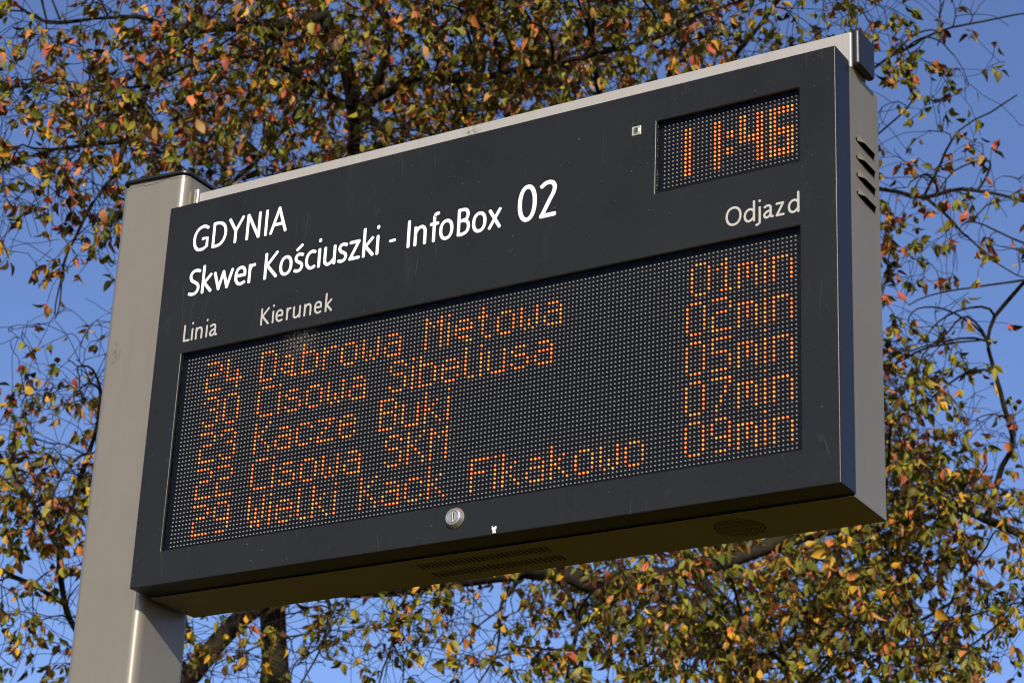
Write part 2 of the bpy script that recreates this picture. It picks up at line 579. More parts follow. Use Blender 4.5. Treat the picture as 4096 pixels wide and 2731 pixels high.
# four pressed louvres in the end of the case: hood swelling outwards, mouth open below
def louvre(zc):
    y0, y1, ztop, zmouth = 90.0, 193.0, zc + 22.0, zc + 2.0
    bm = bmesh.new()
    nu, nv = 20, 8
    g_ = []
    for i in range(nu + 1):
        u = i / nu
        yy = y0 + (y1 - y0) * u
        env = min(1.0, u / 0.34, (1 - u) / 0.16)
        env = env * env * (3 - 2 * env)
        row = []
        for j in range(nv + 1):
            t = j / nv
            h = env * 9.5 * t * t * (3 - 2 * t)
            zz = ztop + (zmouth - ztop) * t + (1 - env) * t * -3.0
            row.append(bm.verts.new(W(HX1 - 0.6 + h, yy, zz)))
        g_.append(row)
    for i in range(nu):
        for j in range(nv):
            bm.faces.new((g_[i][j], g_[i + 1][j], g_[i + 1][j + 1], g_[i][j + 1]))
    bmesh.ops.recalc_face_normals(bm, faces=bm.faces)
    if sum(f.normal.x for f in bm.faces) < 0:
        bmesh.ops.reverse_faces(bm, faces=bm.faces)
    o = mesh_obj("louvre", bm, M_HOUSE, case)
    s_ = o.modifiers.new("sheet", 'SOLIDIFY')
    s_.thickness = 0.0012
    s_.offset = -1.0
    bm = bmesh.new()                                        # black sheet on the case wall, painting the dark of the hood's mouth
    pl = [bm.verts.new(W(HX1 + 0.7, y0 + (y1 - y0) * u, zc + dz)) for u, dz in
          ((0.0, 0.6), (0.05, -1.6), (0.16, -3.2), (0.94, -3.6), (0.985, -2.4), (1.0, 1.0), (0.97, 12), (0.12, 12))]
    bm.faces.new(pl)
    bmesh.ops.recalc_face_normals(bm, faces=bm.faces)
    if bm.faces[:][0].normal.x < 0:
        bmesh.ops.reverse_faces(bm, faces=bm.faces)
    mesh_obj("mouth_shade", bm, M_VOID, o, smooth=False)
for k in range(4):
    louvre(247.5 - 42.4 * k)

# anthracite front cover with its two windows
CX0, CX1, CZ0, CZ1, CF, CB = -95.0, 1693.0, -565.5, 420.5, -18.0, 54.5
xs = [CX0, -12.0, 1268.0, 1608.0, CX1]
zs = [CZ0, -483.0, 13.3, 162.7, 338.5, CZ1]
def is_hole(i, j):
    return (j == 1 and i in (1, 2)) or (j == 3 and i == 2)
bm = bmesh.new()
V, IN = {}, {}
def vf(i, j):
    if (i, j) not in V:
        V[i, j] = bm.verts.new(W(xs[i], CF, zs[j]))
    return V[i, j]
def vi(i, j):
    if (i, j) not in IN:
        IN[i, j] = bm.verts.new(W(xs[i], CF + 6.0, zs[j]))
    return IN[i, j]
B = {}
def vb(i, j):
    if (i, j) not in B:
        B[i, j] = bm.verts.new(W(xs[i], CB, zs[j]))
    return B[i, j]
for i in range(4):
    for j in range(5):
        if not is_hole(i, j):
            bm.faces.new((vf(i, j), vf(i + 1, j), vf(i + 1, j + 1), vf(i, j + 1)))
            for (a, b_, di, dj) in (((i, j), (i + 1, j), 0, -1), ((i + 1, j), (i + 1, j + 1), 1, 0), ((i + 1, j + 1), (i, j + 1), 0, 1), ((i, j + 1), (i, j), -1, 0)):
                ii, jj = i + di, j + dj
                if 0 <= ii < 4 and 0 <= jj < 5:
                    if is_hole(ii, jj):
                        bm.faces.new((vf(*b_), vf(*a), vi(*a), vi(*b_)))
                else:
                    bm.faces.new((vf(*b_), vf(*a), vb(*a), vb(*b_)))
bmesh.ops.recalc_face_normals(bm, faces=bm.faces)
if sum(f.normal.y * f.calc_area() for f in bm.faces) > 0:
    bmesh.ops.reverse_faces(bm, faces=bm.faces)
cover = mesh_obj("front_cover", bm, M_COVER, board, bevel=0.0034, segs=5)
cover.modifiers["normals"].weight = 80

# panes
def pane(name, x0, x1, z0, z1):
    bm = bmesh.new()
    bm.faces.new([bm.verts.new(W(x, CF + 6.5, z)) for x, z in ((x0, z0), (x1, z0), (x1, z1), (x0, z1))])
    o = mesh_obj(name, bm, M_GLASS, board, smooth=False)
    return o
pane("display_pane", -30, 1626, -500, 31)
pane("clock_pane", 1250, 1626, 145, 356)

# ---- dot matrix -----------------------------------------------------------
FONT = {
 '0': "01110 10001 10001 10001 10001 10001 10001 01110", '1': "0010 0110 1010 0010 0010 0010 0010 0111",
 '2': "11110 00001 00001 01110 10000 10000 10000 11111", '3': "01110 10001 00001 00110 00001 00001 10001 01110",
 '4': "10000 10000 10000 10010 10010 11111 00010 00010", '5': "11111 10000 10000 11110 00001 00001 00001 11110",
 '7': "11111 00001 00010 00010 00100 00100 01000 01000", '9': "01110 10001 10001 10001 01111 00001 00001 01110",
 'D': "11110 10001 10001 10001 10001 10001 10001 11110", 'C': "01111 10000 10000 10000 10000 10000 10000 01111",
 'M': "10001 11011 10101 10001 10001 10001 10001 10001", 'S': "01110 10001 10000 01110 00001 00001 10001 01110",
 'K': "10001 10010 10100 11000 10100 10010 10001 10001", 'B': "11110 10001 10001 11110 10001 10001 10001 11110",
 'W': "10001 10001 10001 10101 10101 10101 01110 01010", 'F': "11111 10000 10000 11110 10000 10000 10000 10000",
 'a': "00000 00000 01110 00001 01111 10001 10001 01111", 'ą': "00000 00000 01100 00010 01110 10010 01110 00011",
 'b': "10000 10000 11110 10001 10001 10001 10001 11110", 'c': "00000 00000 01110 10001 10000 10000 10001 01110",
 'e': "00000 00000 01110 10001 11111 10000 10001 01110", 'ę': "00000 00000 01110 10001 11111 10000 01110 00011",
 'i': "1 0 1 1 1 1 1 1", 'k': "10000 10000 10010 10100 11000 10100 10010 10001",
 'l': "100 100 100 100 100 100 100 011", 'm': "00000 00000 11110 10101 10101 10101 10001 10001",
 'n': "00000 00000 11110 10001 10001 10001 10001 10001", 'o': "00000 00000 01110 10001 10001 10001 10001 01110",
 'r': "0000 0000 1011 1100 1000 1000 1000 1000", 's': "00000 00000 01110 10000 01110 00001 10001 01110",
 't': "0100 0100 1110 0100 0100 0100 0100 0011", 'u': "00000 00000 10001 10001 10001 10001 10001 01111",
 'w': "00000 00000 10001 10001 10001 10101 10101 01010", 'z': "00000 00000 11111 00010 00100 01000 10000 11111",
}
lit = set()
def led_text(s, col, row):
    for ch in s:
        if ch == ' ':
            col += 5
            continue
        rows = FONT[ch].split()
        for r, bits in enumerate(rows):
            for k, bit in enumerate(bits):
                if bit == '1':
                    lit.add((col + k, row + r))
        col += len(rows[0]) + 1
    return col
def led_width(s):
    return sum(5 if ch == ' ' else len(FONT[ch].split()[0]) + 1 for ch in s) - 1
for k, (num, name, mins) in enumerate((("24", "Dąbrowa Miętowa", "01min"), ("30", "Cisowa Sibeliusa", "02min"), ("23", "Kacze Buki", "05min"),
                                       ("22", "Cisowa SKM", "07min"), ("29", "Wielki Kack Fikakowo", "09min"))):
    led_text(num, 6, 2 + 9 * k)
    led_text(name, 22, 2 + 9 * k)
    led_text(mins, 159 - led_width(mins), 2 + 9 * k)
clock = set()
for r in range(2, 14):
    for c_ in (5, 6, 12, 13, 22, 23):
        clock.add((c_, r))
    for c_ in (25, 26):
        clock.add((c_, r))
for r in (5, 6, 9, 10):
    clock.update(((15, r), (16, r)))
for r in range(2, 9):
    clock.update(((18, r), (19, r)))
for r in (7, 8):
    clock.update((c_, r) for c_ in range(18, 24))
for r in (2, 3, 7, 8, 12, 13):
    clock.update((c_, r) for c_ in range(25, 31))
for r in range(7, 14):
    clock.update(((29, r), (30, r)))

# one diode: short barrel with a domed lens, facing the street
def diode_template():
    prof = [(2.05, 2.5), (2.05, 0.9), (1.65, -0.3), (0.85, -0.95)]
    n = 8
    vs, fs = [], []
    for r, y in prof:
        for k in range(n):
            a = 2 * math.pi * (k + 0.5) / n
            vs.append((r * math.cos(a) / 1000, y / 1000, r * math.sin(a) / 1000))
    vs.append((0, -1.15 / 1000, 0))
    for q in range(len(prof) - 1):
        for k in range(n):
            j = (k + 1) % n
            fs.append((q * n + k, q * n + j, (q + 1) * n + j, (q + 1) * n + k))
    t = (len(prof) - 1) * n
    for k in range(n):
        fs.append((t + k, t + (k + 1) % n, len(vs) - 1))
    return vs, fs
DV, DF = diode_template()
def diode_mesh(name, m, k=1.0):
    me = bpy.data.meshes.new(name)
    me.from_pydata([(x * k, y, z * k) for x, y, z in DV], [], DF)
    me.polygons.foreach_set("use_smooth", [True] * len(me.polygons))
    me.materials.append(m)
    return me
ME_LITS, ME_DARK = [diode_mesh("lit_diode", m, 1.15) for m in M_LITS], diode_mesh("unlit_diode", M_LED)

disp = mesh_obj("display_panel", box(-40, 1632, 2.0, 22.0, -520, 50), M_PANEL, board, smooth=False)
clk = mesh_obj("clock_panel", box(1230, 1632, 2.0, 22.0, 130, 366), M_PANEL, board, smooth=False)
spots = []
for r in range(48):
    for c_ in range(160):
        spots.append(((c_ * 10.0, 0.0, -r * 10.0), (c_, r) in lit, disp))
for r in range(16):
    for c_ in range(32):
        spots.append(((1280.0 + c_ * 10.13, 0.0, 330.4 - r * 9.95), (c_, r) in clock, clk))
def many_diodes(name, pts, m, parent):
    org = Vector(W(*pts[len(pts) // 2]))
    nv = len(DV)
    base = np.array(DV) * ((1.15, 1, 1.15) if len(m) > 1 else (1, 1, 1))
    P = np.array([W(*p) for p in pts]) - np.array(org)
    co = (P[:, None, :] + base[None]).reshape(-1, 3)
    fs = []
    for q in range(len(pts)):
        fs.extend(tuple(i + q * nv for i in f) for f in DF)
    me = bpy.data.meshes.new(name)
    me.from_pydata(co.tolist(), [], fs)
    me.polygons.foreach_set("use_smooth", [True] * len(me.polygons))
    for mm_ in m:
        me.materials.append(mm_)
    me.polygons.foreach_set("material_index", np.repeat(rng.integers(0, len(m), len(pts)), len(DF)).astype(np.int32))
    o = link(name, me, None, parent, org)
    o["kind"] = "stuff"
    return o
for flag, me, m in ((True, ME_LITS, M_LITS), (False, [ME_DARK], [M_LED])):
    nm = "lit_diode" if flag else "unlit_diode"
    ss = sorted((s for s in spots if s[1] == flag), key=lambda s: (Vector(W(*s[0])) - CAM).length)
    near, rest = ss[:300], ss[300:]
    for p, _, par in near:
        link(nm, me[int(rng.integers(0, len(me)))], None, par, W(*p))
    for par in (disp, clk):
        pts = [p for p, _, q in rest if q is par]
        if pts:
            many_diodes(nm, pts, m, par)

# ---- lettering: every letter a set of round-ended strokes --------------------
LT = {
 'G': (['S43,61 35,65.5 27,66 15,61 7,50 4.2,34 7,18 15,7 25,4 35,5.5 44,11', 'L44,11 44,32.5 31,32.5']),
 'D': (['L4.2,4.2 4.2,65.8', 'S4.2,65.8 16,65.8 28,62 37,52 40.3,36 37,20 28,8.5 16,4.2 4.2,4.2']),
 'Y': (['L4,66 23.5,33', 'L43,66 23.5,33', 'L23.5,33 23.5,4']),
 'N': (['L4.2,4 4.2,66', 'L5.2,66 37.8,4', 'L38.8,4 38.8,66']),
 'I': (['L4.2,4 4.2,66']),
 'A': (['L4,4 25.3,66', 'L25.3,66 46.6,4', 'L11.5,24 39,24']),
 'S': (['S30,63.5 21,66.5 10,64 4.3,54 8,42 18,35 27,28 30,18 25,7.5 14,3.8 4,6.5']),
 'K': (['L4.2,4 4.2,66', 'L6,34 35,66', 'L8,37 36,4']),
 'O': (['C29.5,35 25.3,31.5']),
 'B': (['L4.2,4.2 4.2,65.8', 'S4.2,65.8 15,65.8 24,63 28,53 25,42 15,38.5 4.2,38.5', 'S4.2,38.5 17,38 27,33 30.3,21 26,9 15,4.2 4.2,4.2']),
 'L': (['L4.2,66 4.2,4.2', 'L4.2,4.2 28,4.2']),
 'k': (['L4.2,4 4.2,72', 'L6,26 26.5,46.5', 'L8,28 28.5,4']),
 'w': (['L4,46.5 17.5,4', 'L17.5,4 30,46', 'L30,46 43,4', 'L43,4 56.3,46.5']),
 'e': (['L4.2,26 30.8,26', 'S30.8,26 30,38 25,45 18,47 10,44 5.5,36 4.2,25 6,14 12,6 20,3.5 30,6.5']),
 'r': (['L4.2,4 4.2,46.5', 'S4.2,32 6,40 11,45.5 17,46.3']),
 'o': (['C19.2,25.2 15,22.3']),
 's': (['S23,44.5 16,47 8,45 4.5,37.5 8,30 14,26 21,21 23,13.5 19,6 11,3.5 4,5.5']),
 'ś': (['S23,44.5 16,47 8,45 4.5,37.5 8,30 14,26 21,21 23,13.5 19,6 11,3.5 4,5.5', 'L7.5,60 19.5,69.5']),
 'c': (['S27,44.5 20,47 12,44 6,36 4.2,25 6,14 12,6 19,3.5 27,6']),
 'i': (['L4.2,4 4.2,46.5', 'L4.2,70.4 4.2,72.0']),
 'u': (['S4.2,46.5 4.2,16 6.5,7.5 13,3.8 21,6.5 29,14', 'L31.3,46.5 31.3,4']),
 'z': (['L4.5,46.3 27,46.3', 'L27,46.3 4.5,4.2', 'L4.5,4.2 28,4.2']),
 '-': (['L3.5,28 15,28']),
 'n': (['L4.2,46.5 4.2,4', 'S4.2,32 9,41 17,46.5 25,45 29.5,38 30.5,28 30.5,4']),
 'f': (['S21,71.5 15.5,71 12,66 11.5,58 11.5,4', 'L3.5,46.5 20.5,46.5']),
 'x': (['L4,46.5 29.5,4', 'L29.5,46.5 4,4']),
 'a': (['S7,43 15,47 24,45.5 28,38 28,14 30,6 35,4.5', 'S28,28 18,26 9,21 5,13.5 8,6 15,3.7 22,7 28,14']),
 'j': (['S14,46.5 14,-4 11,-12 2.5,-15.5', 'L14,70.4 14,72.0']),
 'd': (['L38.5,4 38.5,73', 'S38.5,38 30,45.5 20,46.5 10,40 4.8,26 8,11 17,4 27,6 38.5,17']),
 '0': (['C24.5,46.5 19.3,41']),
 '2': (['S6,80 14,85.5 24,87 34,83 38.5,72 35,58 26,42 7,6', 'L6,5.5 39,5.5']),
}
def spline(p, n=7):
    p = [np.array(q) for q in p]
    q = [2 * p[0] - p[1]] + p + [2 * p[-1] - p[-2]]
    out_ = []
    for i in range(1, len(q) - 2):
        for k in range(n):
            t = k / n
            a, b, c_, d = q[i - 1], q[i], q[i + 1], q[i + 2]
            out_.append(0.5 * (2 * b + (c_ - a) * t + (2 * a - 5 * b + 4 * c_ - d) * t * t + (3 * b - a - 3 * c_ + d) * t ** 3))
    out_.append(q[-2])
    return out_
def stroke(bm, pts, h, y, closed=False):
    pts = [np.array(p, float) for p in pts]
    n = len(pts)
    L_, R_ = [], []
    for i in range(n):
        a = pts[i - 1] if (i > 0 or closed) else pts[i]
        b = pts[(i + 1) % n] if (i < n - 1 or closed) else pts[i]
        t = b - a
        t = t / (np.linalg.norm(t) + 1e-9)
        nn = np.array((-t[1], t[0]))
        L_.append(bm.verts.new(W(pts[i][0] + nn[0] * h, y, pts[i][1] + nn[1] * h)))
        R_.append(bm.verts.new(W(pts[i][0] - nn[0] * h, y, pts[i][1] - nn[1] * h)))
    for i in range(n if closed else n - 1):
        j = (i + 1) % n
        bm.faces.new((L_[i], R_[i], R_[j], L_[j]))
    if not closed:
        for end, (va, vb_), other in ((pts[0], (L_[0], R_[0]), pts[1]), (pts[-1], (R_[-1], L_[-1]), pts[-2])):
            t = end - other
            t = t / (np.linalg.norm(t) + 1e-9)
            nn = np.array((-t[1], t[0])) * (1 if end is pts[-1] else 1)
            start = math.atan2(*(np.array(va.co)[[2, 0]] - np.array(W(end[0], y, end[1]))[[2, 0]]))
            vs = [va]
            for k in range(1, 8):
                a = start + math.pi * k / 8
                sq = 1.0 + 0.10 * abs(math.sin(2 * math.pi * k / 8))      # ends a touch squarer than a half circle
                vs.append(bm.verts.new(W(end[0] + h * sq * math.cos(a), y, end[1] + h * sq * math.sin(a))))
            vs.append(vb_)
            bm.faces.new(vs)
def word(name, letters, y0, scale, h, m, label=None):
    bm = bmesh.new()
    lift = 0
    for ch, x0 in letters:
        for st in LT[ch]:
            kind, body = st[0], [tuple(map(float, q.split(','))) for q in st[1:].split()]
            closed = False
            if kind == 'C':
                (ox, oz), (rx, rz) = body
                pts = [(ox + rx * math.copysign(abs(math.cos(a)) ** 0.92, math.cos(a)), oz + rz * math.copysign(abs(math.sin(a)) ** 0.92, math.sin(a)))
                       for a in [2 * math.pi * k / 48 for k in range(48)]]
                closed = True
            elif kind == 'S':
                pts = spline(body)
            else:
                pts = body
            pts = [(x0 + px * scale, y0 + pz * scale) for px, pz in pts]
            stroke(bm, pts, h, CF - 0.25 - 0.04 * (lift % 8), closed)
            lift += 1
    bm.normal_update()
    for f in bm.faces:
        if f.normal.y > 0:
            f.normal_flip()
    o = mesh_obj(name, bm, m, cover, smooth=False)
    if label:
        o["label"] = label
word("town_lettering", [('G', -11.2), ('D', 48), ('Y', 96), ('N', 151), ('I', 206.8), ('A', 222.7)], 280.5, 1.0, 4.15, M_WHITE, "white word GDYNIA")
word("stop_lettering", [('S', -10.5), ('k', 29), ('w', 64.5), ('e', 128.5), ('r', 169.5)], 163.0, 1.0, 4.15, M_WHITE, "white word Skwer")
word("stop_lettering", [('K', 216.5), ('o', 261.6), ('ś', 304.8), ('c', 336.7), ('i', 373.2), ('u', 389.8), ('s', 430.6), ('z', 462), ('k', 500.3), ('i', 538.1)], 163.0, 1.0, 4.15, M_WHITE, "white word Kościuszki")
word("dash", [('-', 574.4)], 163.0, 1.0, 3.6, M_WHITE)
word("stop_lettering", [('I', 624), ('n', 642.8), ('f', 686), ('o', 711.9), ('B', 760.2), ('o', 800.1), ('x', 843.4)], 163.0, 1.0, 4.15, M_WHITE, "white word InfoBox")
word("stop_number", [('0', 920), ('2', 976)], 162.0, 1.0, 5.25, M_WHITE, "large white figures 02")
word("column_heading", [('L', -11.2), ('i', 12.9), ('n', 25.3), ('i', 56.9), ('a', 67)], 43.3, 0.632, 2.6, M_GREY, "grey word Linia")
word("column_heading", [('K', 219.4), ('i', 253.2), ('e', 263.3), ('r', 294.3), ('u', 313.4), ('n', 344.8), ('e', 374.1), ('k', 405.2)], 43.5, 0.632, 2.6, M_GREY, "grey word Kierunek")
word("column_heading", [('O', 1437.6), ('d', 1479.4), ('j', 1508.1), ('a', 1524.5), ('z', 1553.5), ('d', 1581)], 44.4, 0.632, 2.6, M_GREY, "grey word Odjazd")

# bare chip in the paint near the lower edge
bm = bmesh.new()
pl = [(-6, 9.5), (-4.4, 9.8), (-4, 5), (-1, 5.4), (1.5, 6.6), (5.5, 8), (7, 5), (6.2, 1), (3.6, -1), (4.6, -5), (6, -8.5), (2, -9.5), (0, -8.4), (-4, -9.3), (-3, -4), (-4.6, -1), (-6.2, 1)]
bm.faces.new([bm.verts.new(W(896.4 + x * 0.9, CF - 0.2, -553.5 + z * 0.9)) for x, z in pl])
bm.normal_update()
if bm.faces[:][0].normal.y > 0:
    bm.faces[:][0].normal_flip()
mesh_obj("paint_chip", bm, M_CHIP, cover, smooth=False)

# cam lock: bevelled chrome collar, recessed ring, plug with its keyway
LX, LZ = 797.0, -515.0
bm = bmesh.new()
lathe_y(bm, LX, LZ, [(23.0, CF + 0.5), (23.5, CF - 1.5), (22.5, CF - 3), (18.6, CF - 11), (17.2, CF - 12), (15.0, CF - 12.2), (14.4, CF - 11.0), (14.0, CF - 10.0)])
bmesh.ops.recalc_face_normals(bm, faces=bm.faces)
lock = mesh_obj("lock", bm, M_CHROME, board)
bm = bmesh.new()
lathe_y(bm, LX, LZ, [(13.4, CF - 8.0), (13.4, CF - 11.4), (12.6, CF - 12.4), (0.0, CF - 12.5)])
bmesh.ops.recalc_face_normals(bm, faces=bm.faces)
plug = mesh_obj("lock_plug", bm, M_CHROME, lock)
bm = bmesh.new()
lathe_y(bm, LX, LZ, [(14.4, CF - 9.5), (13.2, CF - 9.4)])
bmesh.ops.recalc_face_normals(bm, faces=bm.faces)
mesh_obj("lock_gap", bm, M_VOID, lock)
mesh_obj("keyway", box(LX - 2.6, LX + 1.4, CF - 13.2, CF - 9, LZ - 9.5, LZ + 9.0), M_BRASS, lock, bevel=0.0006, segs=2)
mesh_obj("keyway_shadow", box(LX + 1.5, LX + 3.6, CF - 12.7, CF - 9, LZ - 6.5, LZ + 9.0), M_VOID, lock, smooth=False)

# light sensor beside the clock
sens = mesh_obj("light_sensor", box(1207.2, 1230.0, CF - 1.6, CF + 0.5, 315.6, 337.6), M_SENSOR, board, bevel=0.0008, segs=2)
bm = bmesh.new()
lathe_y(bm, 1218.6, 326.6, [(8.2, CF - 1.4), (8.2, CF - 2.6), (6.6, CF - 3.4), (6.0, CF - 2.2)], 28)
bmesh.ops.recalc_face_normals(bm, faces=bm.faces)
mesh_obj("sensor_ring", bm, M_SENSOR, sens)
bm = bmesh.new()
lathe_y(bm, 1218.6, 326.6, [(6.2, CF - 1.8), (4.5, CF - 2.8), (0, CF - 3.2)], 28)
bmesh.ops.recalc_face_normals(bm, faces=bm.faces)
mesh_obj("sensor_lens", bm, M_LENS, sens)

# ------------------------------------------------------------------ the tree
# main limbs as they grow from the trunk: points (metres), radius at the foot, radius at the tip
LIMBS = [
    ([(-3.95,5.7,4.59), (-3.94,5.66,4.75), (-3.92,5.55,5.11), (-3.85,5.46,5.48), (-3.63,5.38,6.06), (-3.39,5.15,6.58), (-3.15,4.91,7.08), (-2.98,4.66,7.44), (-2.92,4.43,7.63), (-2.95,4.28,7.81), (-2.99,4.15,8.13), (-2.97,4.01,8.5)], 0.085, 0.03),
    ([(-2.98,4.66,7.44), (-2.82,4.6,7.5), (-2.58,4.35,7.7), (-2.61,4.26,7.79), (-2.55,4.07,7.9), (-2.54,3.89,8.14)], 0.036, 0.015),
    ([(-4.31,5.19,4.49), (-4.19,5.22,4.70), (-4.00,5.28,4.96), (-3.89,5.33,5.07), (-3.77,5.38,5.15), (-3.57,5.51,5.21), (-3.09,5.73,5.24), (-2.63,5.89,5.27), (-2.38,5.92,5.25), (-2.19,6.04,5.17), (-1.8,6.32,5.3), (-1.49,6.53,5.44), (-1.22,6.59,5.62), (-1.01,6.76,5.72), (-0.79,6.94,5.76), (-0.57,7.17,5.66), (-0.42,7.35,5.62), (-0.16,7.57,5.54)], 0.068, 0.020),
    ([(-1.49,6.53,5.44), (-1.22,6.52,5.49), (-0.95,6.53,5.47), (-0.8,6.56,5.23), (-0.71,6.57,4.98), (-0.64,6.55,4.75)], 0.028, 0.008),
    ([(-0.57,7.17,5.66), (-0.41,7.03,5.89), (-0.32,6.92,5.96), (-0.3,6.75,6.12), (-0.31,6.66,6.32), (-0.28,6.53,6.37), (-0.22,6.5,6.48), (-0.04,6.39,6.6), (0.19,6.3,6.7), (0.32,6.26,6.86)], 0.018, 0.007),
    ([(-1.8,6.32,5.3), (-1.58,6.17,5.04), (-1.35,6.12,4.83), (-1.18,6.03,4.61), (-1.12,6,4.42)], 0.022, 0.007),
    ([(-2.38,5.92,5.2), (-2.2,5.76,4.93), (-2.15,5.63,4.68), (-2.16,5.57,4.47)], 0.018, 0.006),
    ([(-3.39,5.15,6.58), (-2.96,5.35,7.01), (-2.39,5.67,7.31), (-1.67,6.01,7.41), (-1.04,6.23,7.32), (-0.75,6.28,7.24), (-0.52,6.29,7.15), (-0.3,6.27,7.13), (0,6.32,7.01), (0.31,6.36,6.89)], 0.036, 0.006),
    ([(-1.67,6.01,7.41), (-1.13,5.96,7.52), (-0.6,5.84,7.68), (-0.43,5.86,7.76), (-0.23,5.79,7.79), (0,5.85,7.83), (0.22,5.82,7.79), (0.45,5.8,7.74)], 0.014, 0.004),
    ([(-1.04,6.23,7.32), (-0.66,6.08,7.45), (-0.5,5.99,7.5), (-0.42,5.98,7.57)], 0.01, 0.004),
    ([(-0.52,6.29,7.15), (-0.38,6.17,7.25), (-0.22,6.06,7.34), (-0.04,5.99,7.36), (0.13,5.91,7.39)], 0.008, 0.003),
    ([(-0.52,6.29,7.15), (-0.28,6.3,6.86), (-0.11,6.34,6.65), (0.01,6.3,6.58)], 0.009, 0.003),
    ([(-2.39,5.67,7.31), (-2.36,5.24,7.4), (-2.27,4.94,7.54), (-2.22,4.74,7.68), (-2.15,4.57,7.79), (-2.12,4.45,7.98)], 0.026, 0.01),
    ([(-1.91,5.9,7.39), (-1.91,5.42,7.55), (-1.83,5.08,7.72), (-1.75,4.91,7.85), (-1.68,4.71,8)], 0.024, 0.01),
    ([(-1.67,6.01,7.41), (-1.42,5.65,7.59), (-1.15,5.42,7.75), (-0.93,5.32,7.87), (-0.77,5.18,7.99)], 0.022, 0.008),
    ([(-2.39,5.67,7.31), (-2.33,6.11,7.29), (-2.12,6.62,7), (-1.65,6.93,6.58), (-1.22,7.13,6.29), (-0.99,7.15,6.19)], 0.022, 0.007),
    ([(-1.67,6.01,7.41), (-1.43,6.13,6.96), (-1.07,6.27,6.52), (-0.78,6.37,6.32), (-0.49,6.35,6.34), (-0.21,6.35,6.31)], 0.014, 0.004),
    ([(-2.95,4.28,7.81), (-3.05,4.14,7.7), (-3.26,3.89,7.61), (-3.37,3.71,7.51), (-3.47,3.69,7.43), (-3.47,3.62,7.31), (-3.51,3.61,7.07), (-3.54,3.56,6.88), (-3.61,3.59,6.75), (-3.66,3.52,6.55), (-3.76,3.54,6.38)], 0.04, 0.007),
    ([(-3.47,3.62,7.31), (-3.49,3.43,7.12), (-3.61,3.26,7), (-3.7,3.05,6.95), (-3.83,2.84,6.84)], 0.012, 0.004),
    ([(-3.54,3.56,6.88), (-3.59,3.41,6.81), (-3.64,3.26,6.73), (-3.71,3.12,6.63), (-3.83,2.95,6.45)], 0.014, 0.005),
    ([(-3.37,3.71,7.51), (-3.46,3.48,7.51), (-3.57,3.29,7.43), (-3.68,3.1,7.33), (-3.72,2.9,7.33), (-3.81,2.75,7.38)], 0.014, 0.005),
    ([(-4.22,5.22,4.61), (-4.25,4.93,4.61), (-4.32,4.69,4.72), (-4.36,4.45,4.89), (-4.29,4.28,5.12), (-4.14,4.18,5.35), (-3.98,4.07,5.58), (-3.85,3.95,5.77)], 0.03, 0.008),
    ([(-4.36,4.45,4.89), (-4.42,4.23,4.95), (-4.49,3.99,5.01), (-4.53,3.76,5.12)], 0.014, 0.005),
    ([(-4.29,4.28,5.12), (-4.31,4.05,5.29), (-4.31,3.84,5.43), (-4.3,3.6,5.61)], 0.012, 0.004),
    ([(-2.92,4.43,7.63), (-2.94,4.14,7.21), (-3.03,3.9,6.81), (-3.08,3.72,6.58), (-3.2,3.6,6.37)], 0.02, 0.006),
    ([(-2.98,4.66,7.44), (-2.81,4.06,7.26), (-2.86,3.62,7.2), (-2.94,3.35,7.07), (-2.98,3.15,6.89), (-3.1,3.02,6.7), (-3.21,2.93,6.47)], 0.022, 0.005),
    ([(-2.98,4.66,7.44), (-2.5,4.47,7.4), (-2.09,4.41,7.28), (-1.67,4.41,7.27), (-1.26,4.41,7.22), (-0.99,4.4,7.26)], 0.03, 0.008),
    ([(-2.98,4.66,7.44), (-2.66,4.53,7.14), (-2.38,4.45,6.92), (-2.07,4.4,6.9), (-1.81,4.44,6.89)], 0.02, 0.006),
    ([(-3.09,5.73,5.19), (-2.98,5.4,4.92), (-2.95,5.25,4.69), (-2.97,5.17,4.48)], 0.012, 0.004),
    ([(-2.63,5.89,5.22), (-2.52,5.56,4.95), (-2.4,5.36,4.69), (-2.41,5.18,4.45)], 0.012, 0.004),
    ([(-3.58,5.52,5.17), (-3.33,5.27,4.96), (-3.27,5.13,4.72), (-3.34,5.02,4.5)], 0.012, 0.004),
]
